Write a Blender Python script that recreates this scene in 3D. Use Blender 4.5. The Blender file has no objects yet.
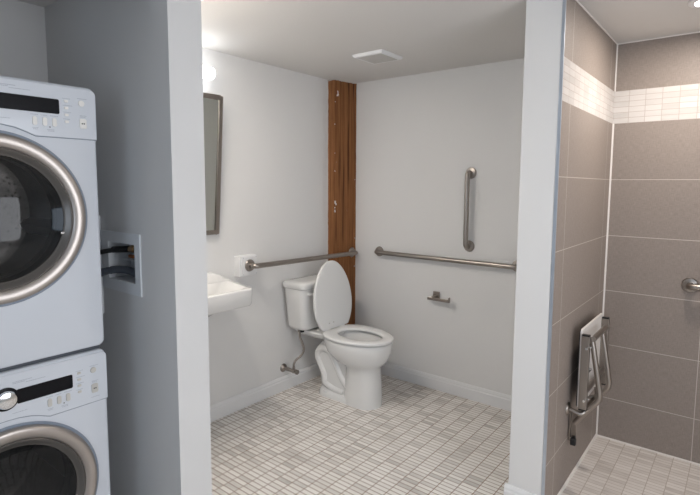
import bpy, bmesh, math, random
from mathutils import Vector, Matrix
random.seed(7)
PI = math.pi
SC = bpy.context.scene
COL = SC.collection

# ---------------------------------------------------------------- measures (metres)
XL, YB, XT, ZC = -2.492, 3.025, -0.616, 2.192        # left wall, back wall, tiled side wall, ceiling
XP, YP1, YP2 = -1.533, 0.944, 1.072                  # end, near face and far face of the closet partition
YR, XRA = 2.086, -0.773                              # front and left face of the divider beside the shower
XR, YN = 0.914, -1.60                                # right wall, wall behind the camera
YC0 = 0.12                                          # near side of the laundry closet

# ---------------------------------------------------------------- materials
def mat(name, col=(.8, .8, .8), rough=.5, metal=0., spec=.5, coat=0., emis=None, es=0., trans=0., aniso=0.):
    m = bpy.data.materials.new(name); m.use_nodes = True
    b = m.node_tree.nodes['Principled BSDF']
    b.inputs['Base Color'].default_value = (*col, 1)
    b.inputs['Roughness'].default_value = rough
    b.inputs['Metallic'].default_value = metal
    b.inputs['Specular IOR Level'].default_value = spec
    b.inputs['Coat Weight'].default_value = coat
    b.inputs['Transmission Weight'].default_value = trans
    if emis:
        b.inputs['Emission Color'].default_value = (*emis, 1)
        b.inputs['Emission Strength'].default_value = es
    return m

def nd(m, t, **kw):
    n = m.node_tree.nodes.new(t)
    for k, v in kw.items():
        if k in n.inputs: n.inputs[k].default_value = v
        else: setattr(n, k, v)
    return n
def lk(m, a, b): m.node_tree.links.new(a, b)
def bsdf(m): return m.node_tree.nodes['Principled BSDF']
def ramp(m, stops, interp='LINEAR'):
    n = nd(m, 'ShaderNodeValToRGB'); cr = n.color_ramp; cr.interpolation = interp
    while len(cr.elements) < len(stops): cr.elements.new(.5)
    for e, (p, c) in zip(cr.elements, stops): e.position = p; e.color = (*c, 1)
    return n
def coords(m, scale=(1, 1, 1), loc=(0, 0, 0), rot=(0, 0, 0)):
    tc = nd(m, 'ShaderNodeTexCoord'); mp = nd(m, 'ShaderNodeMapping')
    mp.inputs['Scale'].default_value = scale; mp.inputs['Location'].default_value = loc
    mp.inputs['Rotation'].default_value = rot
    lk(m, tc.outputs['Object'], mp.inputs['Vector']); return mp.outputs['Vector']
def bump(m, height, strength=.1, dist=.01):
    b = nd(m, 'ShaderNodeBump'); b.inputs['Strength'].default_value = strength; b.inputs['Distance'].default_value = dist
    lk(m, height, b.inputs['Height']); lk(m, b.outputs['Normal'], bsdf(m).inputs['Normal'])

def paint(name, col, rough=.55, bs=.05):
    m = mat(name, col, rough, spec=.3)
    v = coords(m)
    n = nd(m, 'ShaderNodeTexNoise', Scale=260.0, Detail=3.0); lk(m, v, n.inputs['Vector'])
    bump(m, n.outputs['Fac'], bs, .002)
    n2 = nd(m, 'ShaderNodeTexNoise', Scale=1.6, Detail=3.0); lk(m, v, n2.inputs['Vector'])
    r = ramp(m, [(.3, tuple(c*.975 for c in col)), (.7, col)]); lk(m, n2.outputs['Fac'], r.inputs['Fac'])
    lk(m, r.outputs['Color'], bsdf(m).inputs['Base Color'])
    return m

def mosaic(name, bw, rh, ox, oy, mortar, stops, grout, vec_rot=None, rough=.45, veins=.5, mort=.0022):
    """straight-stacked marble mosaic; vector is mapped so that (x, y) lie along the tile and across it"""
    m = mat(name, (.7, .68, .64), rough, spec=.4)
    tc = nd(m, 'ShaderNodeTexCoord')
    src = tc.outputs['Object']
    if vec_rot:                                        # e.g. 'XZ' or 'YZ' for walls
        sp = nd(m, 'ShaderNodeSeparateXYZ'); cb = nd(m, 'ShaderNodeCombineXYZ')
        lk(m, src, sp.inputs[0])
        lk(m, sp.outputs[vec_rot[0]], cb.inputs[0]); lk(m, sp.outputs[vec_rot[1]], cb.inputs[1])
        src = cb.outputs[0]
    mp = nd(m, 'ShaderNodeMapping'); mp.inputs['Location'].default_value = (-ox, -oy, 0)
    lk(m, src, mp.inputs['Vector'])
    br = nd(m, 'ShaderNodeTexBrick', offset=0.0, squash=1.0)
    br.inputs['Color1'].default_value = (0, 0, 0, 1); br.inputs['Color2'].default_value = (1, 1, 1, 1)
    br.inputs['Mortar'].default_value = (.5, .5, .5, 1)
    br.inputs['Scale'].default_value = 1; br.inputs['Mortar Size'].default_value = mort
    br.inputs['Mortar Smooth'].default_value = .15; br.inputs['Bias'].default_value = 0
    br.inputs['Brick Width'].default_value = bw; br.inputs['Row Height'].default_value = rh
    lk(m, mp.outputs['Vector'], br.inputs['Vector'])
    dv = nd(m, 'ShaderNodeVectorMath', operation='DIVIDE'); dv.inputs[1].default_value = (bw, rh, 1); lk(m, mp.outputs['Vector'], dv.inputs[0])
    fl = nd(m, 'ShaderNodeVectorMath', operation='FLOOR'); lk(m, dv.outputs[0], fl.inputs[0])
    wn = nd(m, 'ShaderNodeTexWhiteNoise', noise_dimensions='2D'); lk(m, fl.outputs[0], wn.inputs['Vector'])
    # veins run along each tile, shifted per tile
    mp2 = nd(m, 'ShaderNodeMapping'); mp2.inputs['Scale'].default_value = (9, 70, 9)
    sh = nd(m, 'ShaderNodeVectorMath', operation='MULTIPLY_ADD'); lk(m, wn.outputs['Color'], sh.inputs[0]); sh.inputs[1].default_value = (3, 0, 3); lk(m, mp.outputs['Vector'], sh.inputs[2])
    lk(m, sh.outputs[0], mp2.inputs['Vector'])
    no = nd(m, 'ShaderNodeTexNoise', Scale=1.0, Detail=5.0, Roughness=.6); lk(m, mp2.outputs['Vector'], no.inputs['Vector'])
    lo = nd(m, 'ShaderNodeTexNoise', Scale=5.0, Detail=3.0); lk(m, mp.outputs['Vector'], lo.inputs['Vector'])
    a = nd(m, 'ShaderNodeMath', operation='MULTIPLY_ADD'); a.inputs[1].default_value = veins; lk(m, no.outputs['Fac'], a.inputs[0])
    sc = nd(m, 'ShaderNodeMath', operation='MULTIPLY'); sc.inputs[1].default_value = .50
    lk(m, wn.outputs['Value'], sc.inputs[0]); lk(m, sc.outputs[0], a.inputs[2])
    a2 = nd(m, 'ShaderNodeMath', operation='MULTIPLY_ADD'); a2.inputs[1].default_value = .45
    lk(m, lo.outputs['Fac'], a2.inputs[0]); lk(m, a.outputs[0], a2.inputs[2])
    a3 = nd(m, 'ShaderNodeMath', operation='SUBTRACT'); a3.inputs[1].default_value = .14 + veins*.25; lk(m, a2.outputs[0], a3.inputs[0])
    r = ramp(m, stops); lk(m, a3.outputs[0], r.inputs['Fac'])
    mx = nd(m, 'ShaderNodeMix', data_type='RGBA'); lk(m, br.outputs['Fac'], mx.inputs['Factor'])
    lk(m, r.outputs['Color'], mx.inputs[6]); mx.inputs[7].default_value = (*grout, 1)
    lk(m, mx.outputs[2], bsdf(m).inputs['Base Color'])
    inv = nd(m, 'ShaderNodeMath', operation='SUBTRACT'); inv.inputs[0].default_value = 1; lk(m, br.outputs['Fac'], inv.inputs[1])
    bump(m, inv.outputs[0], .35, .001)
    return m

def linen_tile(name, axis, ox, width, oz=-.0715, course=.308):
    """taupe porcelain with a woven texture, straight stacked with pale joints"""
    m = mat(name, (.3, .26, .24), .5, spec=.35)
    tc = nd(m, 'ShaderNodeTexCoord'); sp = nd(m, 'ShaderNodeSeparateXYZ'); cb = nd(m, 'ShaderNodeCombineXYZ')
    lk(m, tc.outputs['Object'], sp.inputs[0]); lk(m, sp.outputs[axis], cb.inputs[0]); lk(m, sp.outputs['Z'], cb.inputs[1])
    mp = nd(m, 'ShaderNodeMapping'); mp.inputs['Location'].default_value = (-ox, -oz, 0); lk(m, cb.outputs[0], mp.inputs['Vector'])
    br = nd(m, 'ShaderNodeTexBrick', offset=0.0, squash=1.0)
    br.inputs['Color1'].default_value = (0, 0, 0, 1); br.inputs['Color2'].default_value = (1, 1, 1, 1)
    for k, v in (('Scale', 1), ('Mortar Size', .0016), ('Mortar Smooth', .1), ('Bias', 0), ('Brick Width', width), ('Row Height', course)):
        br.inputs[k].default_value = v
    lk(m, mp.outputs['Vector'], br.inputs['Vector'])
    def streak(sx, sy):
        q = nd(m, 'ShaderNodeMapping'); q.inputs['Scale'].default_value = (sx, sy, 1); lk(m, mp.outputs['Vector'], q.inputs['Vector'])
        n = nd(m, 'ShaderNodeTexNoise', Scale=1.0, Detail=2.0); lk(m, q.outputs['Vector'], n.inputs['Vector']); return n.outputs['Fac']
    s1, s2 = streak(420, 40), streak(40, 420)
    ad = nd(m, 'ShaderNodeMath', operation='ADD'); lk(m, s1, ad.inputs[0]); lk(m, s2, ad.inputs[1])
    hf = nd(m, 'ShaderNodeMath', operation='MULTIPLY'); hf.inputs[1].default_value = .5; lk(m, ad.outputs[0], hf.inputs[0])
    r = ramp(m, [(.3, (.243, .206, .182)), (.7, (.35, .30, .267))]); lk(m, hf.outputs[0], r.inputs['Fac'])
    mx = nd(m, 'ShaderNodeMix', data_type='RGBA'); lk(m, br.outputs['Fac'], mx.inputs['Factor'])
    lk(m, r.outputs['Color'], mx.inputs[6]); mx.inputs[7].default_value = (.6, .54, .49, 1)
    lk(m, mx.outputs[2], bsdf(m).inputs['Base Color'])
    bump(m, hf.outputs[0], .12, .001)
    return m

def wood():
    m = mat('old_beam_wood', (.2, .1, .04), .75, spec=.2)
    v = coords(m, (70, 70, 2.2))
    n = nd(m, 'ShaderNodeTexNoise', Scale=1.0, Detail=7.0, Roughness=.65, Distortion=.4); lk(m, v, n.inputs['Vector'])
    r = ramp(m, [(.22, (.10, .038, .014)), (.42, (.20, .082, .030)), (.6, (.27, .118, .046)), (.80, (.36, .175, .078))])
    lk(m, n.outputs['Fac'], r.inputs['Fac'])
    # long dark checks
    v2 = coords(m, (34, 34, 1.1)); w = nd(m, 'ShaderNodeTexNoise', Scale=1.0, Detail=2.0); lk(m, v2, w.inputs['Vector'])
    rr = ramp(m, [(.33, (.42, .36, .32)), (.41, (1, 1, 1))]); lk(m, w.outputs['Fac'], rr.inputs['Fac'])
    mul = nd(m, 'ShaderNodeMix', data_type='RGBA', blend_type='MULTIPLY'); mul.inputs['Factor'].default_value = 1
    lk(m, r.outputs['Color'], mul.inputs[6]); lk(m, rr.outputs['Color'], mul.inputs[7])
    # dried plaster smears
    v3 = coords(m, (22, 22, 12)); p = nd(m, 'ShaderNodeTexNoise', Scale=1.0, Detail=5.0, Roughness=.7); lk(m, v3, p.inputs['Vector'])
    pr = ramp(m, [(.66, (0, 0, 0)), (.74, (.45, .45, .45))]); lk(m, p.outputs['Fac'], pr.inputs['Fac'])
    mx = nd(m, 'ShaderNodeMix', data_type='RGBA'); lk(m, pr.outputs['Color'], mx.inputs['Factor'])
    lk(m, mul.outputs[2], mx.inputs[6]); mx.inputs[7].default_value = (.42, .38, .34, 1)
    lk(m, mx.outputs[2], bsdf(m).inputs['Base Color'])
    bump(m, n.outputs['Fac'], .5, .004)
    return m

def brushed(name, col, rough=.34):
    m = mat(name, col, rough, metal=1)
    v = coords(m, (500, 500, 500)); n = nd(m, 'ShaderNodeTexNoise', Scale=1.0, Detail=2.0); lk(m, v, n.inputs['Vector'])
    bump(m, n.outputs['Fac'], .05, .0005)
    return m

M = {}
M['wall'] = paint('wall_paint', (.74, .735, .725))
M['ceil'] = paint('ceiling_paint', (.70, .68, .655), .7)
M['base'] = paint('trim_paint', (.78, .78, .78), .35, .01)
M['ceramic'] = mat('vitreous_china', (.74, .735, .72), .12, spec=.55, coat=.3)
M['seat'] = mat('seat_plastic', (.75, .745, .73), .22)
M['nickel'] = brushed('brushed_steel', (.36, .325, .295), .32)
M['darknickel'] = brushed('dark_brushed_steel', (.36, .32, .29), .35)
M['chrome'] = mat('chrome', (.72, .72, .72), .12, metal=1)
M['wood'] = wood()
M['plaster'] = paint('plaster_lump', (.66, .64, .62), .8, .3)
M['caulk'] = mat('caulk', (.80, .76, .72), .5)
M['tiletrim'] = mat('edge_trim_metal', (.50, .55, .62), .35, metal=.8)
M['mirror'] = mat('mirror_glass', (.80, .83, .80), .015, metal=1)
M['black'] = mat('black_plastic', (.012, .012, .013), .35)
M['rubber'] = mat('black_rubber', (.015, .015, .016), .6)
M['greyhose'] = mat('grey_hose_plastic', (.10, .115, .14), .5)
M['brass'] = mat('brass', (.62, .45, .28), .35, metal=1)
M['copper'] = mat('copper', (.55, .22, .09), .4, metal=.9)
M['enamel'] = mat('white_enamel', (.655, .685, .73), .25, coat=.3)
M['boxwhite'] = mat('white_box_plastic', (.78, .80, .82), .4)
M['bronze'] = mat('champagne_door_ring', (.43, .39, .36), .34, metal=.85)
M['bezel'] = mat('grey_bezel', (.13, .12, .11), .25, metal=.5)
M['recess'] = mat('groove_shade_grey', (.22, .26, .32), .4)  # grey-blue that carries the shade of the grooves
M['display'] = mat('display_black', (.006, .006, .008), .25, spec=.15)
M['button'] = mat('button_cream', (.82, .80, .76), .4)
M['buttongrey'] = mat('button_grey', (.56, .54, .50), .4)
M['ink'] = mat('grey_print', (.36, .39, .44), .6)
M['drum'] = mat('drum_steel', (.50, .50, .50), .28, metal=1)
M['diffuser'] = mat('lamp_diffuser', (.9, .9, .9), .4, emis=(.93, .96, 1.0), es=6.5)
M['downlight'] = mat('downlight_lens', (.9, .9, .9), .4, emis=(1.0, .93, .86), es=22)
M['phenolic'] = mat('white_seat_board', (.80, .77, .74), .4)
M['water'] = mat('bowl_water', (.55, .58, .58), .03, trans=0, spec=.6)
M['daylight'] = mat('added_window_daylight', (.9, .9, .9), .5, emis=(.95, .95, 1.0), es=1.5)  # glowing panes of the two added windows
m = mat('door_glass', (.02, .02, .02), .04, spec=.6)
tr = nd(m, 'ShaderNodeBsdfTransparent'); tr.inputs['Color'].default_value = (.62, .60, .58, 1)
ms = nd(m, 'ShaderNodeMixShader'); ms.inputs['Fac'].default_value = .5
lk(m, bsdf(m).outputs['BSDF'], ms.inputs[1]); lk(m, tr.outputs['BSDF'], ms.inputs[2])
lk(m, ms.outputs[0], m.node_tree.nodes['Material Output'].inputs['Surface'])
M['glass'] = m
STP = [(0, (.42, .40, .37)), (.15, (.60, .575, .535)), (.38, (.80, .77, .725)), (1, (.95, .925, .89))]
M['mosaic'] = mosaic('marble_mosaic_floor', .0802, .0272, -2.056, 1.472, .002, STP, (.28, .19, .135), veins=.35, mort=.0021)
STP2 = [(0, (.36, .33, .31)), (.22, (.60, .55, .51)), (.45, (.74, .69, .645)), (1, (.88, .84, .80))]
M['showermosaic'] = mosaic('marble_mosaic_shower', .0772, .0272, -.54, 2.998, .002, STP2, (.50, .43, .37), veins=.75, mort=.0016)
STP3 = [(0, (.42, .40, .38)), (.2, (.54, .515, .49)), (.5, (.63, .60, .575)), (1, (.70, .675, .65))]
M['band_back'] = mosaic('marble_band_back', .0766, .0287, -.235, 1.770, .002, STP3, (.46, .40, .37), 'XZ', rough=.3, veins=.6, mort=.0014)
M['band_side'] = mosaic('marble_band_side', .0766, .0287, YB, 1.770, .002, STP3, (.46, .40, .37), 'YZ', rough=.3, veins=.6, mort=.0014)
M['tile_back'] = linen_tile('linen_tile_back', 'X', -.155, .61)
M['tile_back_top'] = linen_tile('linen_tile_back_top', 'X', -.155, .61, 1.940)
M['tile_side_top'] = linen_tile('linen_tile_side_top', 'Y', 2.213, .705, 1.940)
M['tile_side'] = linen_tile('linen_tile_side', 'Y', 2.213, .705)

# ---------------------------------------------------------------- mesh helpers
def box(bm, x0, x1, y0, y1, z0, z1, mi=0):
    r = bmesh.ops.create_cube(bm, size=1)
    for v in r['verts']:
        v.co = Vector(((x0+x1)/2+v.co.x*(x1-x0), (y0+y1)/2+v.co.y*(y1-y0), (z0+z1)/2+v.co.z*(z1-z0)))
    for v in r['verts']:
        for f in v.link_faces: f.material_index = mi
    return r['verts']
def loft(bm, rings, cap0=True, cap1=True, closed=True):
    vs = [[bm.verts.new(p) for p in r] for r in rings]
    n = len(rings[0])
    for a, b in zip(vs, vs[1:]):
        for i in range(n if closed else n-1):
            j = (i+1) % n
            try: bm.faces.new((a[i], a[j], b[j], b[i]))
            except ValueError: pass
    if cap0: bm.faces.new(vs[0][::-1])
    if cap1: bm.faces.new(vs[-1])
    return vs
def fillet(pts, rad, n=6):
    pts = [Vector(p) for p in pts]; out = [pts[0]]
    for a, b, c in zip(pts, pts[1:], pts[2:]):
        u, v = (a-b), (c-b); r = min(rad, u.length*.49, v.length*.49)
        p, q = b+u.normalized()*r, b+v.normalized()*r
        for k in range(n+1):
            t = k/n; out.append(p*(1-t)**2+b*2*t*(1-t)+q*t*t)
    out.append(pts[-1]); return out
def tube(bm, pts, r, n=14, rad=0.0, sy=None, cap=True):
    if rad: pts = fillet(pts, rad)
    pts = [Vector(p) for p in pts]
    rs = r if isinstance(r, (list, tuple)) else [r]*len(pts)
    T = []
    for i in range(len(pts)):
        a = pts[max(i-1, 0)]; b = pts[min(i+1, len(pts)-1)]; T.append((b-a).normalized())
    up = Vector((0, 0, 1)) if abs(T[0].z) < .9 else Vector((0, 1, 0))
    if sy: up = Vector((0, 1, 0))
    N = (up - T[0]*up.dot(T[0])).normalized(); rings = []
    for p, t, rr in zip(pts, T, rs):
        N = (N - t*N.dot(t)).normalized(); B = t.cross(N)
        k = sy if sy else 1
        rings.append([p + N*(math.cos(2*PI*i/n)*rr*k) + B*(math.sin(2*PI*i/n)*rr) for i in range(n)])
    loft(bm, rings, cap, cap)
def lathe(bm, prof, c, axis='Z', n=40, cap0=False, cap1=False, sgn=1):
    """profile of (radius, height) turned about an axis through c"""
    rings = []
    for r, h in prof:
        ring = []
        for i in range(n):
            a = 2*PI*i/n; u, w = r*math.cos(a), r*math.sin(a); h_ = h*sgn
            d = {'Z': (u, w, h_), 'X': (h_, u, w), 'Y': (u, h_, w)}[axis]
            ring.append(Vector(c)+Vector(d))
        rings.append(ring)
    loft(bm, rings, cap0, cap1)
def rrect(hw, hh, r, n=5):
    out = []
    for cx, cy, a0 in ((hw-r, hh-r, 0), (-hw+r, hh-r, PI/2), (-hw+r, -hh+r, PI), (hw-r, -hh+r, 1.5*PI)):
        for k in range(n+1):
            a = a0+PI/2*k/n; out.append((cx+r*math.cos(a), cy+r*math.sin(a)))
    return out
def plate(bm, c, axis, hw, hh, r, t, edge=.0):
    """rounded rectangle extruded by t along +axis, origin c; (u, v) = the other two axes"""
    def P(u, v, h):
        d = {'X': (h, u, v), 'Y': (u, h, v), 'Z': (u, v, h)}[axis]; return Vector(c)+Vector(d)
    rings = [[P(u, v, 0) for u, v in rrect(hw, hh, r)]]
    if edge:
        rings.append([P(u, v, t-math.copysign(edge, t)) for u, v in rrect(hw, hh, r)])
        rings.append([P(u, v, t) for u, v in rrect(hw-edge, hh-edge, max(r-edge, .0005))])
    else: rings.append([P(u, v, t) for u, v in rrect(hw, hh, r)])
    loft(bm, rings)
def NB(): return bmesh.new()

def worldloc(o):
    v = Vector((0, 0, 0))
    while o: v += o.location; o = o.parent
    return v
def obj(name, bm, mats, parent=None, bevel=0, seg=2, smooth=True, ang=40, subsurf=0, origin=None):
    bmesh.ops.remove_doubles(bm, verts=bm.verts, dist=1e-6)
    bmesh.ops.recalc_face_normals(bm, faces=bm.faces)
    me = bpy.data.meshes.new(name); 
    o = bpy.data.objects.new(name, me); COL.objects.link(o)
    if parent:
        bmesh.ops.translate(bm, verts=bm.verts, vec=-worldloc(parent)); o.parent = parent
    elif origin is not None:
        bmesh.ops.translate(bm, verts=bm.verts, vec=-Vector(origin)); o.location = origin
    bm.to_mesh(me); bm.free()
    for mm in (mats if isinstance(mats, (list, tuple)) else [mats]): me.materials.append(M[mm] if isinstance(mm, str) else mm)
    if bevel:
        b = o.modifiers.new('bevel', 'BEVEL'); b.width = bevel; b.segments = seg; b.limit_method = 'ANGLE'; b.angle_limit = math.radians(35)
    if subsurf:
        s = o.modifiers.new('sub', 'SUBSURF'); s.levels = subsurf; s.render_levels = subsurf
    if smooth:
        for p in me.polygons: p.use_smooth = True
        if not subsurf:
            me.set_sharp_from_angle(angle=math.radians(ang))
    return o
def struct(name, bm, mats, parent=None, **k):
    o = obj(name, bm, mats, parent, **k)
    if not parent: o['kind'] = 'structure'
    return o
def tag(o, label, cat, group=None):
    o['label'] = label; o['category'] = cat
    if group: o['group'] = group
    return o
def thing(name, loc, label, cat, group=None):
    o = bpy.data.objects.new(name, None); COL.objects.link(o); o.location = loc; o.empty_display_size = .05
    return tag(o, label, cat, group)

# ---------------------------------------------------------------- the setting
T = .10
b = NB(); box(b, XL-T, XR+T, YN-T, YR, -.08, 0); box(b, XL-T, XT-.0, YR, YB+T, -.08, 0)
struct('floor', b, 'mosaic', smooth=False)
b = NB(); box(b, XT, XR+T, YR, YB+T, -.08, 0)
struct('floor.001', b, 'showermosaic', smooth=False)
b = NB(); box(b, XL-T, XR+T, YN-T, YB+T, ZC, ZC+.1)
struct('ceiling', b, 'ceil', smooth=False)
b = NB(); box(b, XL-T, XL, YC0-T, YB+T, 0, ZC)
struct('wall_left', b, 'wall', smooth=False)
b = NB(); box(b, XL, XT-.05, YB, YB+T, 0, ZC)
struct('wall_back', b, 'wall', smooth=False)
b = NB()
for z0, z1, mi in ((0, 1.770, 0), (1.770, 1.942, 1), (1.942, ZC, 2)): box(b, XT-.05, XR+T, YB, YB+T, z0, z1, mi)
struct('wall_shower', b, ['tile_back', 'band_back', 'tile_back_top'], smooth=False)
# divider between the toilet room and the shower: painted, with tiled shower face
b = NB(); box(b, XRA, XT-.011, YR, YB, 0, ZC)
struct('wall_divider', b, 'wall', smooth=False, bevel=.003)
b = NB()
for z0, z1, mi in ((0, 1.770, 0), (1.770, 1.942, 1), (1.942, ZC, 2)): box(b, XT-.011, XT, YR+.002, YB, z0, z1, mi)
struct('wall_divider_tiled', b, ['tile_side', 'band_side', 'tile_side_top'], smooth=False)
b = NB(); box(b, XT-.011, XT+.0015, YR-.002, YR+.0065, 0, ZC)
struct('trim_1', b, 'tiletrim', smooth=False, bevel=.001)
# closet partition with the opening for the valve box
BX0, BX1, BZ0, BZ1 = -1.992, -1.783, 1.052, 1.206
b = NB()
box(b, XL, XP, YP1+.09, YP2, 0, ZC)
box(b, XL, BX0, YP1, YP1+.09, 0, ZC); box(b, BX1, XP, YP1, YP1+.09, 0, ZC)
box(b, BX0, BX1, YP1, YP1+.09, 0, BZ0); box(b, BX0, BX1, YP1, YP1+.09, BZ1, ZC)
struct('wall_partition', b, 'wall', smooth=False)
b = NB(); box(b, XL, XP, YC0-T, YC0, 0, ZC); box(b, XP-.1, XP, YN, YC0-T, 0, ZC)
box(b, XP-.1, XP, YC0, YP1, 2.045, ZC)  # unseen header, added to darken the top of the closet
struct('wall_closet', b, 'wall', smooth=False)
wy0, wy1, wz0, wz1 = .30, 1.60, .45, 1.95              # unseen window added in the right wall to supply daylight
b = NB(); box(b, XR, XR+T, YN-T, wy0, 0, ZC); box(b, XR, XR+T, wy1, YB, 0, ZC)
box(b, XR, XR+T, wy0, wy1, 0, wz0); box(b, XR, XR+T, wy0, wy1, wz1, ZC)
struct('wall_right', b, 'wall', smooth=False)
b = NB(); box(b, XP-.1, -.32, YN-T, YN, 0, ZC); box(b, .72, XR, YN-T, YN, 0, ZC); box(b, -.32, .72, YN-T, YN, 0, .68); box(b, -.32, .72, YN-T, YN, 1.92, ZC)
struct('wall_near', b, 'wall', smooth=False)
b = NB(); box(b, -.32, .72, YN-.08, YN-.07, .68, 1.92)
win2 = struct('added_window_2', b, 'daylight', smooth=False)  # unseen window behind the camera, added for cool light
b = NB()
for (a0, a1, c0, c1) in ((-.32, -.27, .68, 1.92), (.67, .72, .68, 1.92), (-.32, .72, .68, .73), (-.32, .72, 1.87, 1.92)):
    box(b, a0, a1, YN-.06, YN-.01, c0, c1)
obj('added_window_frame', b, 'base', win2, smooth=False)
b = NB(); box(b, XR+.06, XR+.07, wy0, wy1, wz0, wz1)
win = struct('added_window_1', b, 'daylight', smooth=False)
b = NB()
for (a0, a1, c0, c1) in ((wy0, wy0+.05, wz0, wz1), (wy1-.05, wy1, wz0, wz1), (wy0, wy1, wz0, wz0+.05), (wy0, wy1, wz1-.05, wz1), (.925, .975, wz0, wz1)):
    box(b, XR+.01, XR+.055, a0, a1, c0, c1)
obj('added_window_frame', b, 'base', win, smooth=False)

# baseboards, with a stepped top
def baseboard(name, p0, p1, nrm, h=.098, shoe=True):
    p0, p1, n = Vector((*p0, 0)), Vector((*p1, 0)), Vector((*nrm, 0))
    prof = [(0, 0), (.0145, 0), (.0145, h*.70), (.011, h*.76), (.011, h*.86), (.006, h), (0, h)]
    b = NB(); rings = [[p + n*o + Vector((0, 0, z)) for o, z in prof] for p in (p0, p1)]
    loft(b, rings); return struct(name, b, 'base', smooth=False, bevel=.0012)
baseboard('baseboard_left', (XL, YP2), (XL, 2.80), (1, 0))
baseboard('baseboard_back', (XL+.062, YB), (XRA, YB), (0, -1))
baseboard('baseboard_partition', (XL+.015, YP2), (XP, YP2), (0, 1))
baseboard('baseboard_divider', (XRA, YB-.015), (XRA, YR), (-1, 0), .104)
baseboard('baseboard_divider_end', (XRA-.0145, YR), (XT-.010, YR), (0, -1), .104)
# caulk beads in the tiled corner and along the shower floor
b = NB(); tube(b, [(XT+.002, YB-.002, .004), (XT+.002, YB-.002, 1.77)], .0065, 8); tube(b, [(XT+.002, YB-.002, 1.942), (XT+.002, YB-.002, ZC-.004)], .0045, 8)
struct('trim_2', b, 'caulk')
b = NB(); tube(b, [(XT+.001, YR+.01, .002), (XT+.001, YB, .002)], .010, 8); tube(b, [(XT, YB-.001, .002), (XR, YB-.001, .002)], .005, 8)
struct('trim_3', b, 'caulk')
b = NB(); tube(b, [(XT+.001, YR+.01, ZC-.001), (XT+.001, YB, ZC-.001)], .004, 8); tube(b, [(XT, YB-.001, ZC-.001), (XR, YB-.001, ZC-.001)], .004, 8)
struct('trim_4', b, 'caulk')

# exposed timber post in the corner
PX, PY = XL+.057, 2.805
PXF = lambda y: -2.431 + (y-PY)*.155                  # the front face is turned a little
b = NB()
N = 40; rings = []
for k in range(N+1):
    z = 0 + (ZC-.004)*k/N; q = lambda: random.uniform(-.0012, .0012)
    rings.append([Vector((XL+.0005, PY+q(), z)), Vector((PXF(PY)-.004+q(), PY+q(), z)), Vector((PXF(PY)+q(), PY+.005+q(), z)),
                  Vector((PXF(PY+.08)+q(), PY+.08, z)), Vector((PXF(PY+.15)+q(), PY+.15, z)), Vector((PXF(YB)+q(), YB-.001, z)), Vector((XL+.0005, YB-.001, z))])
loft(b, rings)
post = tag(obj('timber_post', b, 'wood', smooth=False, origin=(XL+.03, 2.9, 0)), 'rough brown timber post exposed in the corner behind the toilet', 'post')
b = NB()
def blob(y, z, r):
    b = NB(); x = PXF(y)+.001; k = 10; rings = []
    for s, h in ((1, 0), (.8, .0015), (.3, .0028)):
        rings.append([Vector((x+h-.0012, y+math.cos(2*PI*i/k)*r*s*(.6+.7*((i*7+int(z*100)) % 5)/5), z+math.sin(2*PI*i/k)*r*s*(.8+.9*((i*3+int(z*70)) % 4)/4))) for i in range(k)])
    loft(b, rings); obj('plaster_smear', b, 'plaster', post)
for y, z, r in ((PY+.036, 2.105, .008), (PY+.039, 2.085, .011), (PY+.030, 2.078, .006), (PY+.012, 2.03, .003), (PY+.014, 1.30, .013), (PY+.022, 1.285, .008), (PY+.010, 1.26, .006), (PY+.012, 1.235, .009),
                (PY+.009, 1.87, .004), (YB-.012, 1.02, .004), (YB-.012, .80, .005), (YB-.012, 1.47, .003), (PY+.010, 1.53, .005), (PY+.009, 1.66, .003)):
    blob(y, z, r)
b = NB()                                             # ragged plaster edge along the wall and the top
pe = [(XL+.003, PY-.001+random.uniform(-.0015, .0015), .01+(ZC-.02)*k/90) for k in range(91)]
pe += [(PXF(PY), PY+random.uniform(-.001, .001), ZC-.004)] + [(PXF(y)+.001, y, ZC-.004-random.uniform(0, .003)) for y in [PY+(YB-PY)*(k+.5)/14 for k in range(14)]]
tube(b, pe, [random.uniform(.0018, .0042) for _ in pe], 6)
obj('plaster_edge', b, 'plaster', post)

# ---------------------------------------------------------------- fixtures on the walls
def flange(b, c, axis, sgn, R=.038):
    lathe(b, [(R, 0), (R, .003), (R-.004, .009), (.020, .012), (.0165, .013)], c, axis, 32, cap0=True, cap1=True, sgn=sgn)
def grab_bar(name, a, z0, c, nrm, label, off=.052, r=.0162, screws=True, ga='safety bars'):
    """a, c: wall points of both ends; nrm: direction out of the wall"""
    a, c, n = Vector(a), Vector(c), Vector(nrm)
    root = thing(name, a, label, 'grab bar')
    b = NB(); d = (c-a).normalized()
    tube(b, [a+n*.006, a+n*off, c+n*off, c+n*.006], r, 18, rad=.048)
    obj('bar_tube', b, 'nickel', root)
    ax = 'X' if abs(n.x) > .5 else 'Y'; s = n.x+n.y
    for e in (a, c):
        b = NB(); flange(b, e, ax, s)
        f = obj('wall_flange', b, 'nickel', root)
    return root
grab_bar('grab_bar', (PX+.0015, 2.012, .926), 0, (-2.4025, 2.984, .912), (1, 0, 0), 'long steel grab bar running from small white block to timber post behind toilet')
grab_bar('grab_bar', (-2.168, YB, .935), 0, (-1.112, YB, .935), (0, -1, 0), 'long horizontal steel grab bar on white back wall right of the timber post')
grab_bar('grab_bar', (-1.442, YB, 1.034), 0, (-1.442, YB, 1.512), (0, -1, 0), 'short vertical steel grab bar on white back wall', off=.055)
grab_bar('grab_bar', (-.213, YB, .932), 0, (.76, YB, .932), (0, -1, 0), 'horizontal steel grab bar on taupe tiled shower wall')
b = NB(); box(b, XL, PX-.006, 1.938, 2.073, .860, .988)
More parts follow.
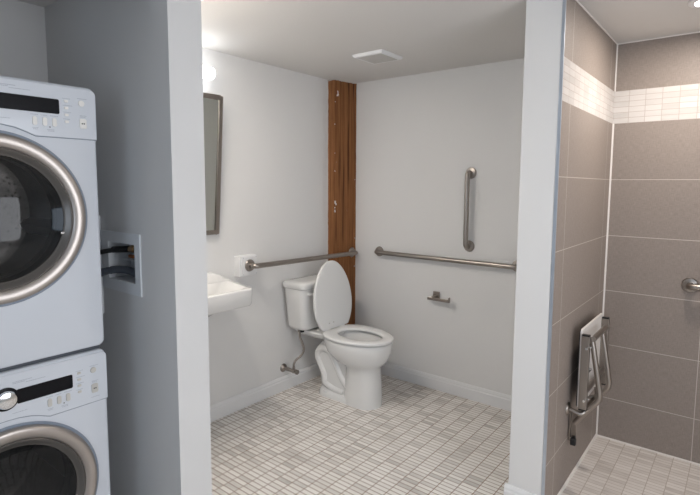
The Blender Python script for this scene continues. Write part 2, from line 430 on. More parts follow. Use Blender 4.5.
blk = obj('mounting_block', b, 'base', bevel=.003, smooth=False, origin=(XL, 2.013, .862))
tag(blk, 'small white block on left wall under the near end of a grab bar', 'mounting block')
b = NB(); box(b, PX-.006, PX+.0015, 1.950, 2.069, .866, .982); obj('face_board', b, 'base', blk, bevel=.002, smooth=False)
for yy in (1.963, 2.063):
    for zz in (.872, .976):
        b = NB(); lathe(b, [(.0025, 0), (.0025, .0012)], (PX+.0014, yy, zz), 'X', 8, cap1=True); obj('screw', b, 'ink', blk)

# toilet paper holder
tp = thing('toilet_paper_holder', (-1.674, YB, .665), 'empty steel toilet paper holder on white back wall', 'toilet paper holder')
b = NB(); box(b, -1.700, -1.650, YB-.010, YB, .648, .698); obj('mounting_plate', b, 'darknickel', tp, bevel=.002, smooth=False)
b = NB(); box(b, -1.686, -1.664, YB-.058, YB-.008, .652, .672); obj('post', b, 'darknickel', tp, bevel=.002, smooth=False)
b = NB(); box(b, -1.716, -1.548, YB-.062, YB-.044, .645, .664); box(b, -1.555, -1.547, YB-.062, YB-.044, .645, .680)
obj('arm', b, 'darknickel', tp, bevel=.002, smooth=False)

# ceiling fan grille
fx0, fx1, fy0, fy1 = -1.908, -1.691, 2.364, 2.579
fan = thing('exhaust_fan', ((fx0+fx1)/2, (fy0+fy1)/2, ZC), 'square white exhaust fan cover on ceiling of toilet room', 'exhaust fan')
b = NB(); cx, cy, h = (fx0+fx1)/2, (fy0+fy1)/2, (fx1-fx0)/2
def sq(s, z): return [Vector((cx+a*s, cy+c*s, z)) for a, c in ((-1, -1), (1, -1), (1, 1), (-1, 1))]
loft(b, [sq(h, ZC), sq(h, ZC-.006), sq(h-.008, ZC-.017), sq(h-.020, ZC-.0185), sq(h-.024, ZC-.013)], False, True)
obj('cover_frame', b, 'base', fan, bevel=.002)
b = NB(); k = 0
y = fy0+.030
while y < fy1-.026:
    box(b, fx0+.024, fx1-.024, y-.0022, y+.0022, ZC-.0182, ZC-.013); y += .0105
xx = fx0+.035
while xx < fx1-.026:
    box(b, xx-.0015, xx+.0015, fy0+.024, fy1-.024, ZC-.018, ZC-.013); xx += .0125
obj('grille', b, mat('fan_grille_plastic', (.56, .54, .51), .6), fan, smooth=False)

# mirror leaning forward at its top
mi = thing('wall_mirror', (XL, 1.51, 1.13), 'tilted rectangular mirror in thin metal frame on left wall', 'mirror')
my0, my1, mz0, mz1 = 1.203, 1.817, 1.135, 1.925
def tilt(bm):
    for v in bm.verts:
        k = (v.co.z-mz0)/(mz1-mz0); v.co.x += .006 + .062*k
b = NB()
fw = .024
for (a0, a1, c0, c1) in ((my0, my0+fw, mz0, mz1), (my1-fw, my1, mz0, mz1), (my0+fw, my1-fw, mz0, mz0+fw), (my0+fw, my1-fw, mz1-fw, mz1)):
    box(b, XL+.002, XL+.020, a0, a1, c0, c1)
tilt(b); obj('mirror_frame', b, 'darknickel', mi, bevel=.004, seg=2)
b = NB(); box(b, XL+.004, XL+.0125, my0+.01, my1-.01, mz0+.01, mz1-.01); tilt(b); obj('mirror_glass', b, 'mirror', mi, smooth=False)
for yy in (my0+.06, my1-.06):
    b = NB(); tube(b, [(XL, yy, mz1-.06), (XL+.062, yy, mz1-.06)], .004, 8)
    obj('tilt_bracket', b, 'darknickel', mi)

# vanity lamp above the mirror
vl = thing('vanity_lamp', (XL, 1.50, 2.035), 'glowing white tube lamp on left wall above mirror', 'lamp')
b = NB(); plate(b, (XL, 1.50, 2.035), 'X', .09, .045, .01, .03, .003); tube(b, [(XL+.02, 1.50, 2.035), (XL+.066, 1.50, 2.035)], .016, 12)
obj('wall_plate', b, 'chrome', vl)
b = NB(); lx = XL+.095; R = .034; pr = []
for k in range(9):
    a = PI/2*k/8; pr.append((R*math.sin(a)*1.0+.0001, 1.235+.022-.022*math.cos(a)))
for k in range(9):
    a = PI/2*k/8; pr.append((R*math.cos(a)+.0001, 1.748-.022+.022*math.sin(a)))
lathe(b, pr, (lx, 0, 2.035), 'Y', 28, True, True); obj('glass_tube', b, 'diffuser', vl)

# shower ceiling light
sl = thing('recessed_ceiling_lamp', (-.178, 2.552, ZC), 'round lit recessed lamp in shower ceiling', 'lamp')
b = NB(); lathe(b, [(.080, 0), (.080, -.004), (.070, -.010), (.056, -.008), (.054, -.002)], (-.178, 2.552, ZC), 'Z', 40, True); obj('trim_ring', b, 'base', sl)
b = NB(); lathe(b, [(.055, -.003), (.040, -.0055), (.0005, -.0065)], (-.178, 2.552, ZC), 'Z', 40, True, True); obj('lens', b, 'downlight', sl)

# ---------------------------------------------------------------- sink
sk = thing('wall_sink', (XL, 1.50, .80), 'white wall mounted sink on left wall below mirror', 'sink')
SY = 1.50
def sring(x0, x1, wb, wf, z, r=.05, n=7):
    """trapezoid outline with rounded front corners; wb, wf half widths at wall and front"""
    out = [Vector((x0, SY-wb, z))]
    for s, a0 in ((-1, 0), (1, 1)):
        for k in range(n+1):
            a = PI/2*k/n
            if s < 0: out.append(Vector((x1-r+r*math.sin(a), SY-wf+r-r*math.cos(a)*1.0, z)))
            else: out.append(Vector((x1-r+r*math.cos(a), SY+wf-r+r*math.sin(a), z)))
    out.append(Vector((x0, SY+wb, z)))
    m_ = 10
    for k in range(1, m_): out.append(Vector((x0, SY+wb-2*wb*k/m_, z)))
    return out
b = NB()
rings = [sring(XL, -2.36, .12, .08, .680, .03), sring(XL, -2.27, .16, .12, .71, .05), sring(XL, -2.21, .22, .18, .757, .05), sring(XL, -2.14, .335, .268, .763, .045),
         sring(XL, -2.118, .352, .274, .769, .04), sring(XL, -2.112, .356, .278, .780, .04), sring(XL, -2.108, .358, .280, .857, .04), sring(XL+.002, -2.113, .354, .276, .864, .036),
         sring(XL+.095, -2.134, .312, .258, .864, .045), sring(XL+.101, -2.142, .304, .250, .860, .045), sring(XL+.13, -2.19, .24, .20, .80, .06), sring(XL+.17, -2.24, .13, .11, .765, .05)]
loft(b, rings); obj('basin', b, 'ceramic', sk, ang=60, bevel=0)
b = NB()
pts = lambda yy, w: [Vector((XL, yy, .865)), Vector((XL+.088, yy, .865)), Vector((XL+.080, yy, .865+.005*w)), Vector((XL+.055, yy, .865+.040*w)), Vector((XL+.045, yy, .865+.045*w)), Vector((XL, yy, .865+.048*w))]
loft(b, [pts(SY-.345, .05), pts(SY-.32, .35), pts(SY-.29, .75), pts(SY-.25, 1), pts(SY+.25, 1), pts(SY+.29, .75), pts(SY+.32, .35), pts(SY+.345, .05)])
obj('back_ledge', b, 'ceramic', sk, bevel=.003)
b = NB(); tube(b, [(XL+.07, SY, .866), (XL+.07, SY, .93), (XL+.09, SY, .985), (XL+.17, SY, .99), (XL+.20, SY, .955)], .012, 14, rad=.03)
lathe(b, [(.024, 0), (.024, .006), (.015, .012)], (XL+.07, SY, .865), 'Z', 20, True, True)
fc = obj('faucet', b, 'chrome', sk)
b = NB(); tube(b, [(XL+.07, SY, .99), (XL+.055, SY, 1.03)], [.008, .006], 10); obj('faucet_lever', b, 'chrome', fc)
b = NB(); lathe(b, [(.022, 0), (.022, .003), (.012, .001), (.001, 0)], (XL+.22, SY, .7545), 'Z', 20, True, True); obj('drain', b, 'chrome', sk)
b = NB(); tube(b, [(XL+.20, SY, .69), (XL+.20, SY, .58), (XL+.14, SY, .55), (XL+.10, SY, .60), (XL, SY, .60)], .019, 12, rad=.03); obj('drain_pipe', b, 'chrome', sk)

# ---------------------------------------------------------------- toilet
YT = 2.530
to = thing('toilet', (XL+.42, YT, 0), 'white two-piece toilet with raised lid standing before the timber post', 'toilet')
def egg(xc, a, bb, z, k=.10, xmin=None, n=48, p=2.0):
    out = []
    for i in range(n):
        t = 2*PI*i/n; c, s = math.cos(t), math.sin(t)
        ex = 2/p
        x = xc + a*math.copysign(abs(c)**ex, c); y = bb*math.copysign(abs(s)**ex, s)*(1-k*c)
        if xmin is not None and x < xmin: x = xmin
        out.append(Vector((XL+x, YT+y, z)))
    return out
b = NB()
rings = [egg(.556, .132, .101, .0, .03, p=2.35), egg(.556, .132, .101, .012, .03, p=2.35), egg(.560, .129, .099, .06, .03, p=2.4), egg(.562, .122, .095, .16, .03, p=2.4), egg(.560, .118, .092, .240, .03, p=2.3),
         egg(.550, .132, .102, .262, .04, p=2.3), egg(.536, .176, .133, .285, .06, p=2.15), egg(.528, .205, .150, .310, .08), egg(.518, .228, .168, .340, .09), egg(.516, .242, .179, .372, .09), egg(.515, .246, .184, .405, .09), egg(.515, .246, .184, .422, .09),
         egg(.515, .243, .180, .430, .09), egg(.530, .195, .130, .430, .09), egg(.530, .188, .123, .420, .09), egg(.525, .165, .105, .36, .06), egg(.51, .12, .08, .29, 0), egg(.49, .06, .05, .235, 0)]
loft(b, rings)
obj('bowl', b, 'ceramic', to, ang=70)
b = NB(); loft(b, [egg(.505, .105, .07, .268, 0), egg(.505, .105, .07, .270, 0)]); obj('bowl_water', b, 'water', to)
# rear body: deck for the tank, recessed web, trapway and foot
b = NB()
def rr(x0, x1, hw, z, r=.03):
    return [Vector((XL+(x0+x1)/2+u, YT+v, z)) for u, v in rrect((x1-x0)/2, hw, r, 6)]
loft(b, [rr(.09, .33, .08, .388), rr(.05, .345, .10, .398), rr(.035, .355, .118, .415), rr(.03, .36, .125, .432), rr(.034, .36, .121, .440)])
# web between the column and the back
prof = [(.46, .02), (.27, .02), (.27, .12), (.24, .21), (.225, .27), (.23, .33), (.25, .37), (.33, .375), (.39, .27), (.46, .24)]
loft(b, [[Vector((XL+x, YT+s, z)) for x, z in prof] for s in (-.062, .062)])
obj('rear_body', b, 'ceramic', to, bevel=.008, seg=3, ang=60)
b = NB()
tube(b, [(XL+.47, YT, .10), (XL+.42, YT, .15), (XL+.37, YT, .235), (XL+.32, YT, .315), (XL+.238, YT, .325), (XL+.198, YT, .265), (XL+.238, YT, .195), (XL+.272, YT, .14), (XL+.265, YT, .085), (XL+.35, YT, .055), (XL+.44, YT, .05)],
     .041, 20, rad=.05, sy=1.88)
obj('trapway', b, 'ceramic', to)
b = NB(); loft(b, [rr(.212, .60, .093, 0, .07), rr(.212, .60, .093, .020, .07), rr(.22, .59, .085, .036, .062), rr(.22, .57, .06, .05, .05)])
obj('foot', b, 'ceramic', to, ang=60)
for s in (-1, 1):
    b = NB(); lathe(b, [(.0150, 0), (.0150, .010), (.012, .017), (.005, .019), (.0005, .0195)], (XL+.300, YT+s*.081, .028), 'Z', 20, True, True); obj('bolt_cap', b, 'seat', to)
# tank
b = NB()
def tk(x0, x1, hw, z, r=.045): return [Vector((XL+(x0+x1)/2+u, YT+v, z)) for u, v in rrect((x1-x0)/2, hw, r, 8)]
loft(b, [tk(.040, .185, .165, .448), tk(.030, .197, .180, .455), tk(.026, .202, .187, .475), tk(.015, .212, .206, .735)])
tank = obj('tank', b, 'ceramic', to, ang=50)
b = NB(); loft(b, [tk(.012, .214, .208, .733), tk(.006, .222, .216, .740), tk(.004, .224, .218, .762), tk(.007, .221, .215, .772), tk(.020, .208, .202, .779), tk(.06, .17, .16, .781)])
obj('tank_lid', b, 'ceramic', to, ang=50)
b = NB(); lathe(b, [(.012, 0), (.012, .006), (.008, .009)], (XL+.209, YT-.150, .700), 'X', 16, True, True)
tube(b, [(XL+.219, YT-.150, .700), (XL+.224, YT-.12, .698), (XL+.224, YT-.075, .692)], [.008, .007, .009], 12)
obj('flush_lever', b, 'ceramic', tank)
for s in (-.13, -.07, .07, .13):
    b = NB(); tube(b, [(XL+.13, YT+s, .425), (XL+.13, YT+s, .452)], .014, 12); obj('tank_bolt', b, 'rubber', to)
# seat ring
b = NB(); Ks = dict(k=.10)
o_, i_ = (.516, .252, .192), (.532, .158, .106)
def sg(z, e, inner=False):
    xc, a, bb = i_ if inner else o_
    return egg(xc, a-e, bb-e, z, .10, None if inner else .300+e, 64, 2.1)
rings = [sg(.436, .006), sg(.440, .001), sg(.448, 0), sg(.454, .003), sg(.4575, .012), sg(.4565, -.012, True), sg(.453, -.003, True), sg(.446, 0, True), sg(.436, -.004, True)]
vs = loft(b, rings, False, False); n = len(rings[0])
for i in range(n):
    j = (i+1) % n; b.faces.new((vs[-1][i], vs[-1][j], vs[0][j], vs[0][i]))
obj('seat', b, 'seat', to, ang=70)
# raised lid: same outline stood on its hinge
b = NB(); hx, hz = XL+.312, .456; lean = math.radians(6)
def lidr(e, off):
    out = []
    for i in range(64):
        t = 2*PI*i/64; c, s = math.cos(t), math.sin(t)
        L = .205 + (.257-e)*c; w = (.190-e)*s*(1-.11*c)
        if L < .004+e: L = .004+e
        out.append(Vector((hx+off*math.cos(lean)-L*math.sin(lean)*1, YT+.012+w, hz+L*math.cos(lean)+off*math.sin(lean))))
    return out
loft(b, [lidr(.006, -.018), lidr(0, -.014), lidr(0, .0), lidr(.004, .003), lidr(.02, .0035)])
lid = obj('seat_lid', b, 'seat', to, ang=60)
for yy in (-.022, .022):
    b = NB(); box(b, hx-.003, hx+.003, YT-.035+yy-.004, YT-.035+yy+.004, hz+.043, hz+.050)
    obj('bumper', b, 'buttongrey', lid, bevel=.001)
for s in (-.075, .075):
    b = NB(); tube(b, [(hx-.005, YT+s-.026, .452), (hx-.005, YT+s+.026, .452)], .011, 14)
    plate(b, (hx-.005, YT+s, .438), 'Z', .016, .024, .006, .012, .002)
    obj('hinge', b, 'seat', to)

# water supply valve with its braided hose
sv = thing('supply_valve', (XL, 2.345, .152), 'small metal water valve and flexible hose on left wall beside toilet', 'water valve')
vy, vz = 2.345, .158
b = NB(); lathe(b, [(.030, 0), (.029, .004), (.018, .012), (.010, .014)], (XL, vy, vz), 'X', 28, True, True); obj('wall_plate', b, 'nickel', sv)
b = NB(); tube(b, [(XL+.01, vy, vz), (XL+.10, vy, vz)], .012, 14); tube(b, [(XL+.088, vy, vz), (XL+.120, vy, vz)], .015, 14)
tube(b, [(XL+.102, vy, vz), (XL+.102, vy, vz+.030)], .010, 12)
vb = obj('valve_body', b, 'nickel', sv)
b = NB(); tube(b, [(XL+.118, vy, vz), (XL+.130, vy, vz)], .006, 10); tube(b, [(XL+.128, vy, vz), (XL+.138, vy, vz)], [.017, .017], 8); obj('valve_handle', b, 'nickel', vb)
b = NB(); pts_ = [(XL+.102, vy, vz+.028), (XL+.100, vy, .205), (XL+.106, vy+.015, .232), (XL+.130, vy+.048, .262), (XL+.142, vy+.062, .300), (XL+.132, vy+.056, .345), (XL+.112, vy+.050, .385), (XL+.110, vy+.050, .415), (XL+.110, vy+.050, .444)]
tube(b, pts_, .0075, 10, rad=.03)
tube(b, [(XL+.110, vy+.05, .425), (XL+.110, vy+.05, .455)], .014, 8)
m = brushed('braided_hose', (.30, .265, .24), .4); w = nd(m, 'ShaderNodeTexWave', Scale=120.0, bands_direction='Z'); lk(m, coords(m), w.inputs['Vector']); bump(m, w.outputs['Fac'], .6, .001)
obj('supply_hose', b, m, sv)

# ---------------------------------------------------------------- folded shower seat on the tiled divider
ss = thing('folding_shower_seat', (XT, 2.57, .22), 'steel framed folding shower seat folded up against tiled wall', 'shower seat')
b = NB(); plate(b, (-.5755, 2.597, .588), 'X', .203, .188, .02, .009, .002); obj('seat_board', b, 'phenolic', ss)
b = NB(); plate(b, (-.5805, 2.597, .588), 'X', .200, .186, .02, .0045, .0); obj('board_edge', b, 'black', ss)
for yy in (2.388, 2.778):
    b = NB(); box(b, -.566, -.531, yy-.012, yy+.012, .408, .752); q = obj('side_rail', b, 'nickel', ss, bevel=.002, smooth=False)
    for z0, z1 in ((.7525, .7585), (.4015, .4075)):
        b = NB(); box(b, -.565, -.532, yy-.011, yy+.011, z0, z1); obj('end_cap', b, 'black', q, bevel=.001, smooth=False)
for z, y0_, y1_ in ((.655, 2.45, 2.56), (.60, 2.42, 2.50), (.53, 2.48, 2.60), (.455, 2.42, 2.52)):
    b = NB(); box(b, -.5668, -.5655, y0_, y1_, z-.005, z+.005); obj('drain_slot', b, 'black', ss, smooth=False)
b = NB(); tube(b, [(-.519, 2.388, .742), (-.519, 2.640, .742)], .0125, 14); obj('top_bar', b, 'nickel', ss)
b = NB(); tube(b, [(-.545, 2.388, .485), (-.545, 2.766, .485)], .0125, 14); obj('lower_bar', b, 'nickel', ss)
for yy in (2.408, 2.600):
    b = NB(); tube(b, [(-.528, yy, .735), (-.519, yy, .69), (-.500, yy, .585), (-.480, yy, .462), (-.535, yy, .395), (-.585, yy, .318)], .0125, 14, rad=.028)
    obj('support_arm', b, 'nickel', ss)
for yy in (2.392, 2.620):
    b = NB(); tube(b, [(XT+.004, yy, .388), (-.556, yy, .376), (-.540, yy+.016, .39), (-.545, yy+.012, .43)], .0115, 14, rad=.02); obj('wall_arm', b, 'nickel', ss)
    b = NB(); flange(b, (XT, yy, .388), 'X', 1, .031); obj('wall_flange', b, 'nickel', ss)
    if yy > 2.5: continue
    b = NB(); box(b, -.612, -.606, yy+.022, yy+.044, .225, .375); box(b, -.606, -.582, yy+.040, yy+.044, .235, .36); q = obj('leg_bracket', b, 'nickel', ss, bevel=.001, smooth=False)
    b = NB(); box(b, -.603, -.578, yy+.018, yy+.039, .205, .240); obj('foot_pad', b, 'rubber', q, bevel=.004)
for yy, zz in ((2.376, .70), (2.376, .455), (2.790, .70), (2.790, .455)):
    s = -1 if yy < 2.5 else 1
    b = NB(); tube(b, [(-.540, yy-s*.003, zz), (-.540, yy+s*.014, zz)], .0055, 10); obj('bolt', b, 'chrome', ss)
for zz in (.70, .60, .455):
    b = NB(); tube(b, [(-.533, 2.398, zz), (-.523, 2.398, zz)], .006, 10); obj('bolt', b, 'chrome', ss)

# ---------------------------------------------------------------- laundry machines
XD, MY = -1.712, .4875
def machine(name, z0, label, cat, washer):
    root = thing(name, (XD-.31, MY, z0), label, cat)
    hw, H_, dep = .2975, (.864 if washer else .855), .62; cz = z0+.443
    P = lambda y, z, x=0: Vector((XD+x, MY+y, z0+z))
    # cabinet with a round opening
    b = NB()
    def outline(ins):
        o = []; r = .020
        base = rrect(hw-ins, H_/2-ins, max(r-ins*.5, .004), 6)
        m_ = len(base)
        for i in range(m_):                          # subdivide straight runs
            a, c = Vector(base[i]), Vector(base[(i+1) % m_])
            k = max(1, int((c-a).length/.02))
            for j in range(k): o.append(a.lerp(c, j/k))
        return o
    ref = outline(0)
    def ringR(ins, x):
        sx, sy = (hw-ins)/hw, (H_/2-ins)/(H_/2)
        return [P(p.x*sx, H_/2+p.y*sy, x) for p in ref]
    def ringC(r, x):
        out = []
        for p in ref:
            d = Vector((p.x, p.y+H_/2-.443)).normalized(); out.append(P(d.x*r, .443+d.y*r, x))
        return out
    loft(b, [ringC(.212, -.02), ringC(.212, -.001), ringR(.010, 0), ringR(.004, -.002), ringR(.001, -.006), ringR(0, -.012), ringR(0, -dep)], False, True)
    obj('cabinet', b, 'enamel', root, ang=50)
    # control panel
    top = H_-.008; sd = hw-.0005
    arch = [(.118, .690), (.108, .694), (.095, .700), (.065, .711), (.03, .717), (0, .718), (-.03, .717), (-.065, .711), (-.095, .700), (-.108, .694), (-.118, .690)]
    pl = [(-sd, .690), *[(-sd+.016-.016*math.cos(a), top-.016+.016*math.sin(a)) for a in [PI/2*k/6 for k in range(7)]], *[(sd-.016+.016*math.sin(a), top-.016+.016*math.cos(a)) for a in [PI/2*k/6 for k in range(7)]], (sd, .690)] + arch
    b = NB(); loft(b, [[P(y, z, -.010) for y, z in pl], [P(y, z, .0022) for y, z in pl], [P(y*.997, .77+(z-.77)*.985, .0034) for y, z in pl]])
    pn = obj('control_panel', b, 'enamel', root, ang=25)
    b = NB(); tube(b, [P(y, z-.0012, .0006) for y, z in [(sd, .690)]+arch+[(-sd, .690)]], .0011, 6); obj('panel_seam', b, 'recess', root)
    fx = .0034
    b = NB(); plate(b, P(.108 if washer else .058, .783, fx), 'X', .079 if washer else .129, .0225, .005, .0012, .0005); obj('display', b, 'display', pn)
    def btn(y, z, w, h, r, mt, t=.003, nm='button'):
        bb = NB(); plate(bb, P(y, z, fx), 'X', w/2, h/2, r, t, .0008); return obj(nm, bb, mt, pn)
    bm_ = 'buttongrey' if washer else 'button'
    for y in (.117, .144, .171): btn(y, .734, .0125, .026, .0055, bm_)
    for z in (.803, .782, .761, .740): btn(.207, z, .012, .008, .003, bm_, .002)
    btn(.252, .801, .018, .019, .0085, bm_); sb = btn(.255, .738, .021, .031, .005, bm_)
    b = NB()
    for dy in (-.003, .0025): box(b, XD+fx+.0030, XD+fx+.0036, MY+.255+dy-.0018, MY+.255+dy+.0018, z0+.736, z0+.740)
    obj('button_mark', b, 'black', sb, smooth=False)
    # knob
    b = NB(); lathe(b, [(.035, 0), (.035, .003), (.030, .004)], P(0 if washer else -.115, .785, fx), 'X', 40, True, True); kd = obj('dial_ring', b, 'display', pn)
    b = NB(); lathe(b, [(.0275, .003), (.027, .014), (.024, .019), (.012, .0215), (.0005, .022)], P(0 if washer else -.115, .785, fx), 'X', 40, True, True); obj('dial', b, 'chrome', kd)
    # small printed lettering, too fine to read
    rnd = random.Random(3)
    def marks(y, z, w):
        x_ = y; b = NB()
        while x_ < y+w:
            l = rnd.uniform(.002, .0045); box(b, XD+fx-.0004, XD+fx+.0003, MY+x_, MY+x_+l, z0+z-.0008, z0+z+.0008); x_ += l+.0009
        obj('printed_label', b, 'ink', pn, smooth=False)
    for y, z, w in ((.107, .753, .018), (.134, .753, .018), (.160, .753, .023), (.110, .714, .015), (.112, .710, .012), (.150, .711, .020), (.152, .707, .016), (.197, .811, .022), (.197, .790, .028), (.197, .769, .022), (.197, .748, .018),
                    (.241, .816, .024), (.246, .763, .018), (.247, .759, .014), (.016, .735, .038), (.055, .822, .05), (.02, .826, .03), (.02, .845-.015, .05)) + (((.243, .708, .026),) if washer else ()):
        marks(y, z, w)
    b = NB(); lathe(b, [(.002, 0), (.002, .0006)], P(.158, .719, fx), 'X', 8, True, True); obj('indicator_dot', b, 'black', pn)
    # drum, boot, door
    b = NB(); lathe(b, [(.212, -.015), (.212, -.03), (.185, -.05), (.185, -.09), (.215, -.10)], P(0, .443), 'X', 64); obj('door_boot', b, 'black', root)
    b = NB()
    lathe(b, [(.215, -.10), (.240, -.12), (.240, -.44), (.20, -.455), (.06, -.445), (.0005, -.44)], P(0, .443), 'X', 64)
    dr = obj('drum', b, drum_mat, root)
    for a in (PI/2+.3, PI/2+.3+2*PI/3, PI/2+.3+4*PI/3):
        b = NB()
        ca, sa = math.cos(a), math.sin(a)
        ring = lambda x: [P(.443*0+ca*r-sa*t, .443+sa*r+ca*t, x) for r, t in ((.239, -.03), (.215, -.012), (.205, 0), (.215, .012), (.239, .03))]
        loft(b, [ring(-.13), ring(-.43)])
        obj('drum_paddle', b, 'drum', dr)
    b = NB(); lathe(b, [(.254, -.004), (.257, .0020), (.253, .003), (.245, .001)], P(0, .443), 'X', 80); obj('door_groove_shade', b, 'recess', root)  # thin ring; the groove's shadow is put into its grey-blue
    b = NB(); lathe(b, [(.2475, .001), (.248, .010), (.245, .017), (.238, .020), (.224, .020), (.212, .015), (.2085, .012), (.207, .006)], P(0, .443), 'X', 96)
    door = obj('door', b, 'bronze', root, ang=50)
    b = NB(); lathe(b, [(.2085, .013), (.205, .016), (.198, .013), (.193, .006), (.186, .003), (.184, -.004)], P(0, .443), 'X', 96); obj('door_bezel', b, 'bezel', door)
    b = NB(); lathe(b, [(.187, .002), (.17, -.012), (.14, -.03), (.09, -.045), (.04, -.052), (.0005, -.054)], P(0, .443), 'X', 64); obj('door_glass', b, 'glass', door)
    b = NB(); box(b, XD+.0, XD+.008, MY+.172, MY+.184, z0+.443-.055, z0+.443-.047); obj('door_latch', b, 'chrome', door, bevel=.002)
    for s in ((-.24, -.56), (.24, -.56), (-.24, -.06), (.24, -.06)):
        if washer:
            pass
    return root
drum_mat = mat('drum_perforated', (.42, .42, .42), .25, metal=1)
v = nd(drum_mat, 'ShaderNodeTexVoronoi', Scale=55.0); lk(drum_mat, coords(drum_mat), v.inputs['Vector'])
r = ramp(drum_mat, [(.22, (.02, .02, .02)), (.32, (.45, .45, .45))]); lk(drum_mat, v.outputs['Distance'], r.inputs['Fac']); lk(drum_mat, r.outputs['Color'], bsdf(drum_mat).inputs['Base Color'])
machine('washing_machine', .003, 'white front loading washing machine at bottom left, below the upper machine', 'washing machine', True)
machine('clothes_dryer', .8802, 'white front loading machine with bronze door ring, stacked on top of another', 'dryer', False)
b = NB(); box(b, XD-.60, XD-.016, MY-.288, MY+.288, .8672, .8800)
tag(obj('stacking_kit', b, mat('stacking_strip', (.06, .07, .085), .4), bevel=.003, origin=(XD-.3, MY, .8672)), 'narrow dark strip between the two stacked laundry machines', 'stacking kit')

# ---------------------------------------------------------------- laundry valve box and hoses
vbx = thing('washer_valve_box', (-1.888, YP1, 1.01), 'white recessed washer valve box in grey wall beside machines', 'valve box')
b = NB(); ox0, ox1, oz0, oz1 = -2.042, -1.750, 1.012, 1.243; t_ = .006
box(b, ox0, BX0+.004, YP1-t_, YP1-.0002, oz0, oz1); box(b, BX1-.004, ox1, YP1-t_, YP1-.0002, oz0, oz1)
box(b, BX0+.004, BX1-.004, YP1-t_, YP1-.0002, oz0, BZ0+.004); box(b, BX0+.004, BX1-.004, YP1-t_, YP1-.0002, BZ1-.004, oz1)
obj('face_plate', b, 'boxwhite', vbx, smooth=False)
b = NB(); e = .003; D = .086
box(b, BX0+.0005, BX0+e, YP1-.0002, YP1+D, BZ0+.0005, BZ1-.0005); box(b, BX1-e, BX1-.0005, YP1-.0002, YP1+D, BZ0+.0005, BZ1-.0005)
box(b, BX0+e, BX1-e, YP1-.0002, YP1+D, BZ0+.0005, BZ0+e); box(b, BX0+e, BX1-e, YP1-.0002, YP1+D, BZ1-e, BZ1-.0005)
box(b, BX0+e, BX1-e, YP1+D-e, YP1+D, BZ0+e, BZ1-e)
box(b, BX0+e, BX1-e, YP1+.05, YP1+D-e, 1.125, 1.128)
obj('recessed_box', b, 'boxwhite', vbx, smooth=False)
b = NB(); tube(b, [(-1.898, YP1+.033, 1.1745), (-1.84, YP1+.045, 1.178)], .011, 12); tube(b, [(-1.848, YP1+.045, 1.145), (-1.848, YP1+.045, 1.200)], .009, 12); tube(b, [(-1.885, YP1+.035, 1.176), (-1.868, YP1+.038, 1.177)], .0145, 6)
obj('brass_valve', b, 'brass', vbx)
b = NB(); box(b, -1.905, -1.868, YP1+.03, YP1+.045, 1.140, 1.152); obj('valve_lever', b, 'copper', vbx, bevel=.002)
b = NB(); box(b, -1.850, -1.800, YP1+.03, YP1+.05, 1.140, 1.158); obj('valve_lever', b, 'greyhose', vbx, bevel=.002)
b = NB()
tube(b, [(-2.40, .70, .95), (-2.40, .80, 1.02), (-2.33, .87, 1.10), (-2.20, .89, 1.125), (-2.08, .912, 1.145), (-1.99, .930, 1.163), (-1.94, .950, 1.172), (-1.905, YP1+.030, 1.174)], .0095, 12, rad=.05)
h1 = tag(obj('inlet_hose', b, 'rubber', origin=(-1.90, YP1+.030, 1.17)), 'thin black water hose entering top of the wall valve box', 'hose')
b = NB(); tube(b, [(-1.962, .944, 1.170), (-1.898, YP1+.032, 1.1745)], .013, 12); obj('hose_collar', b, 'black', h1)
b = NB()
tube(b, [(-2.40, .66, .85), (-2.40, .78, .93), (-2.32, .85, .98), (-2.20, .895, 1.020), (-2.10, .92, 1.050), (-2.02, .935, 1.078), (-1.96, .955, 1.092), (-1.90, .972, 1.092), (-1.845, .985, 1.078), (-1.815, .992, 1.062+.018)], .0150, 12, rad=.05)
tag(obj('drain_hose', b, 'greyhose', origin=(-1.85, .98, 1.07)), 'thick dark grey drain hose arching into bottom of valve box', 'hose')
b = NB(); box(b, -2.075, -2.052, YP1-.012, YP1-.0005, .90, 1.30)
struct('trim_5', b, 'boxwhite', smooth=False, bevel=.002)

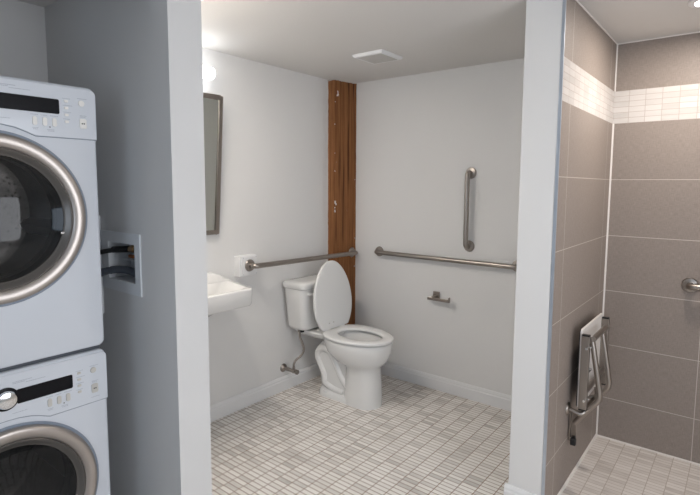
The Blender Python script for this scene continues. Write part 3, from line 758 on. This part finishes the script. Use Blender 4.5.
# ---------------------------------------------------------------- light
def area(name, loc, rot, sx, sy, power, col):
    l = bpy.data.lights.new(name, 'AREA'); l.shape = 'RECTANGLE'; l.size = sx; l.size_y = sy; l.energy = power; l.color = col
    o = bpy.data.objects.new(name, l); COL.objects.link(o); o.location = loc; o.rotation_euler = rot; return o
area('added_window_daylight', (XR-.01, .95, 1.2), (0, PI/2, 0), 1.4, 1.2, 13, (.86, .92, 1.0))  # light of the added hall window
area('added_rear_daylight', (.2, YN+.02, 1.3), (PI/2, 0, 0), 1.0, 1.2, 5.5, (.40, .68, 1.0))  # light of the added window behind the camera
area('added_ceiling_light', (-1.93, 1.185, ZC-.032), (0, 0, 0), .60, .14, 11, (1.0, .92, .84))  # fill light added out of view to brighten the toilet room
pl_ = thing('added_ceiling_lamp', (-1.93, 1.185, ZC), 'added unseen ceiling lamp in toilet room above the sink side', 'lamp')  # invented fixture dressing the fill light
b = NB(); box(b, -2.26, -1.60, 1.095, 1.275, ZC-.022, ZC); obj('added_lamp_housing', b, 'base', pl_, bevel=.004)
b = NB(); plate(b, (-1.93, 1.185, ZC-.022), 'Z', .31, .075, .01, -.005, .001); obj('lamp_diffuser', b, mat('added_panel_diffuser', (.9, .9, .9), .5, emis=(1, .95, .9), es=1.5), pl_)
def point(name, loc, power, col, r=.04):
    l = bpy.data.lights.new(name, 'POINT'); l.energy = power; l.color = col; l.shadow_soft_size = r
    o = bpy.data.objects.new(name, l); COL.objects.link(o); o.location = loc
area('shower_downlight', (-.178, 2.552, ZC-.014), (0, 0, 0), .10, .10, 8.5, (1.0, .90, .81))

w = bpy.data.worlds.new('world'); SC.world = w; w.use_nodes = True
w.node_tree.nodes['Background'].inputs['Color'].default_value = (.8, .87, 1, 1)
w.node_tree.nodes['Background'].inputs['Strength'].default_value = .3

# ---------------------------------------------------------------- camera
cam = bpy.data.cameras.new('camera'); co = bpy.data.objects.new('camera', cam); COL.objects.link(co)
cam.sensor_width = 36; cam.sensor_fit = 'HORIZONTAL'; cam.lens = 500.458/700*36
cam.shift_x = (350-361.513)/700; cam.shift_y = (232.698-247.5)/700; cam.clip_start = .02
Fv = Vector((-.60901587, .78742271, -.09521103)); Rv = Vector((.79056471, .61233443, .00734774)); Uv = Vector((-.06408677, .07079559, .99542999))
mw = Matrix((Rv, Uv, -Fv)).transposed().to_4x4(); mw.translation = (0, 0, 1.43); co.matrix_world = mw
SC.camera = co
SC.view_settings.view_transform = 'Standard'; SC.view_settings.look = 'None'; SC.view_settings.gamma = 1; SC.view_settings.exposure = .12
SC.view_settings.use_curve_mapping = False
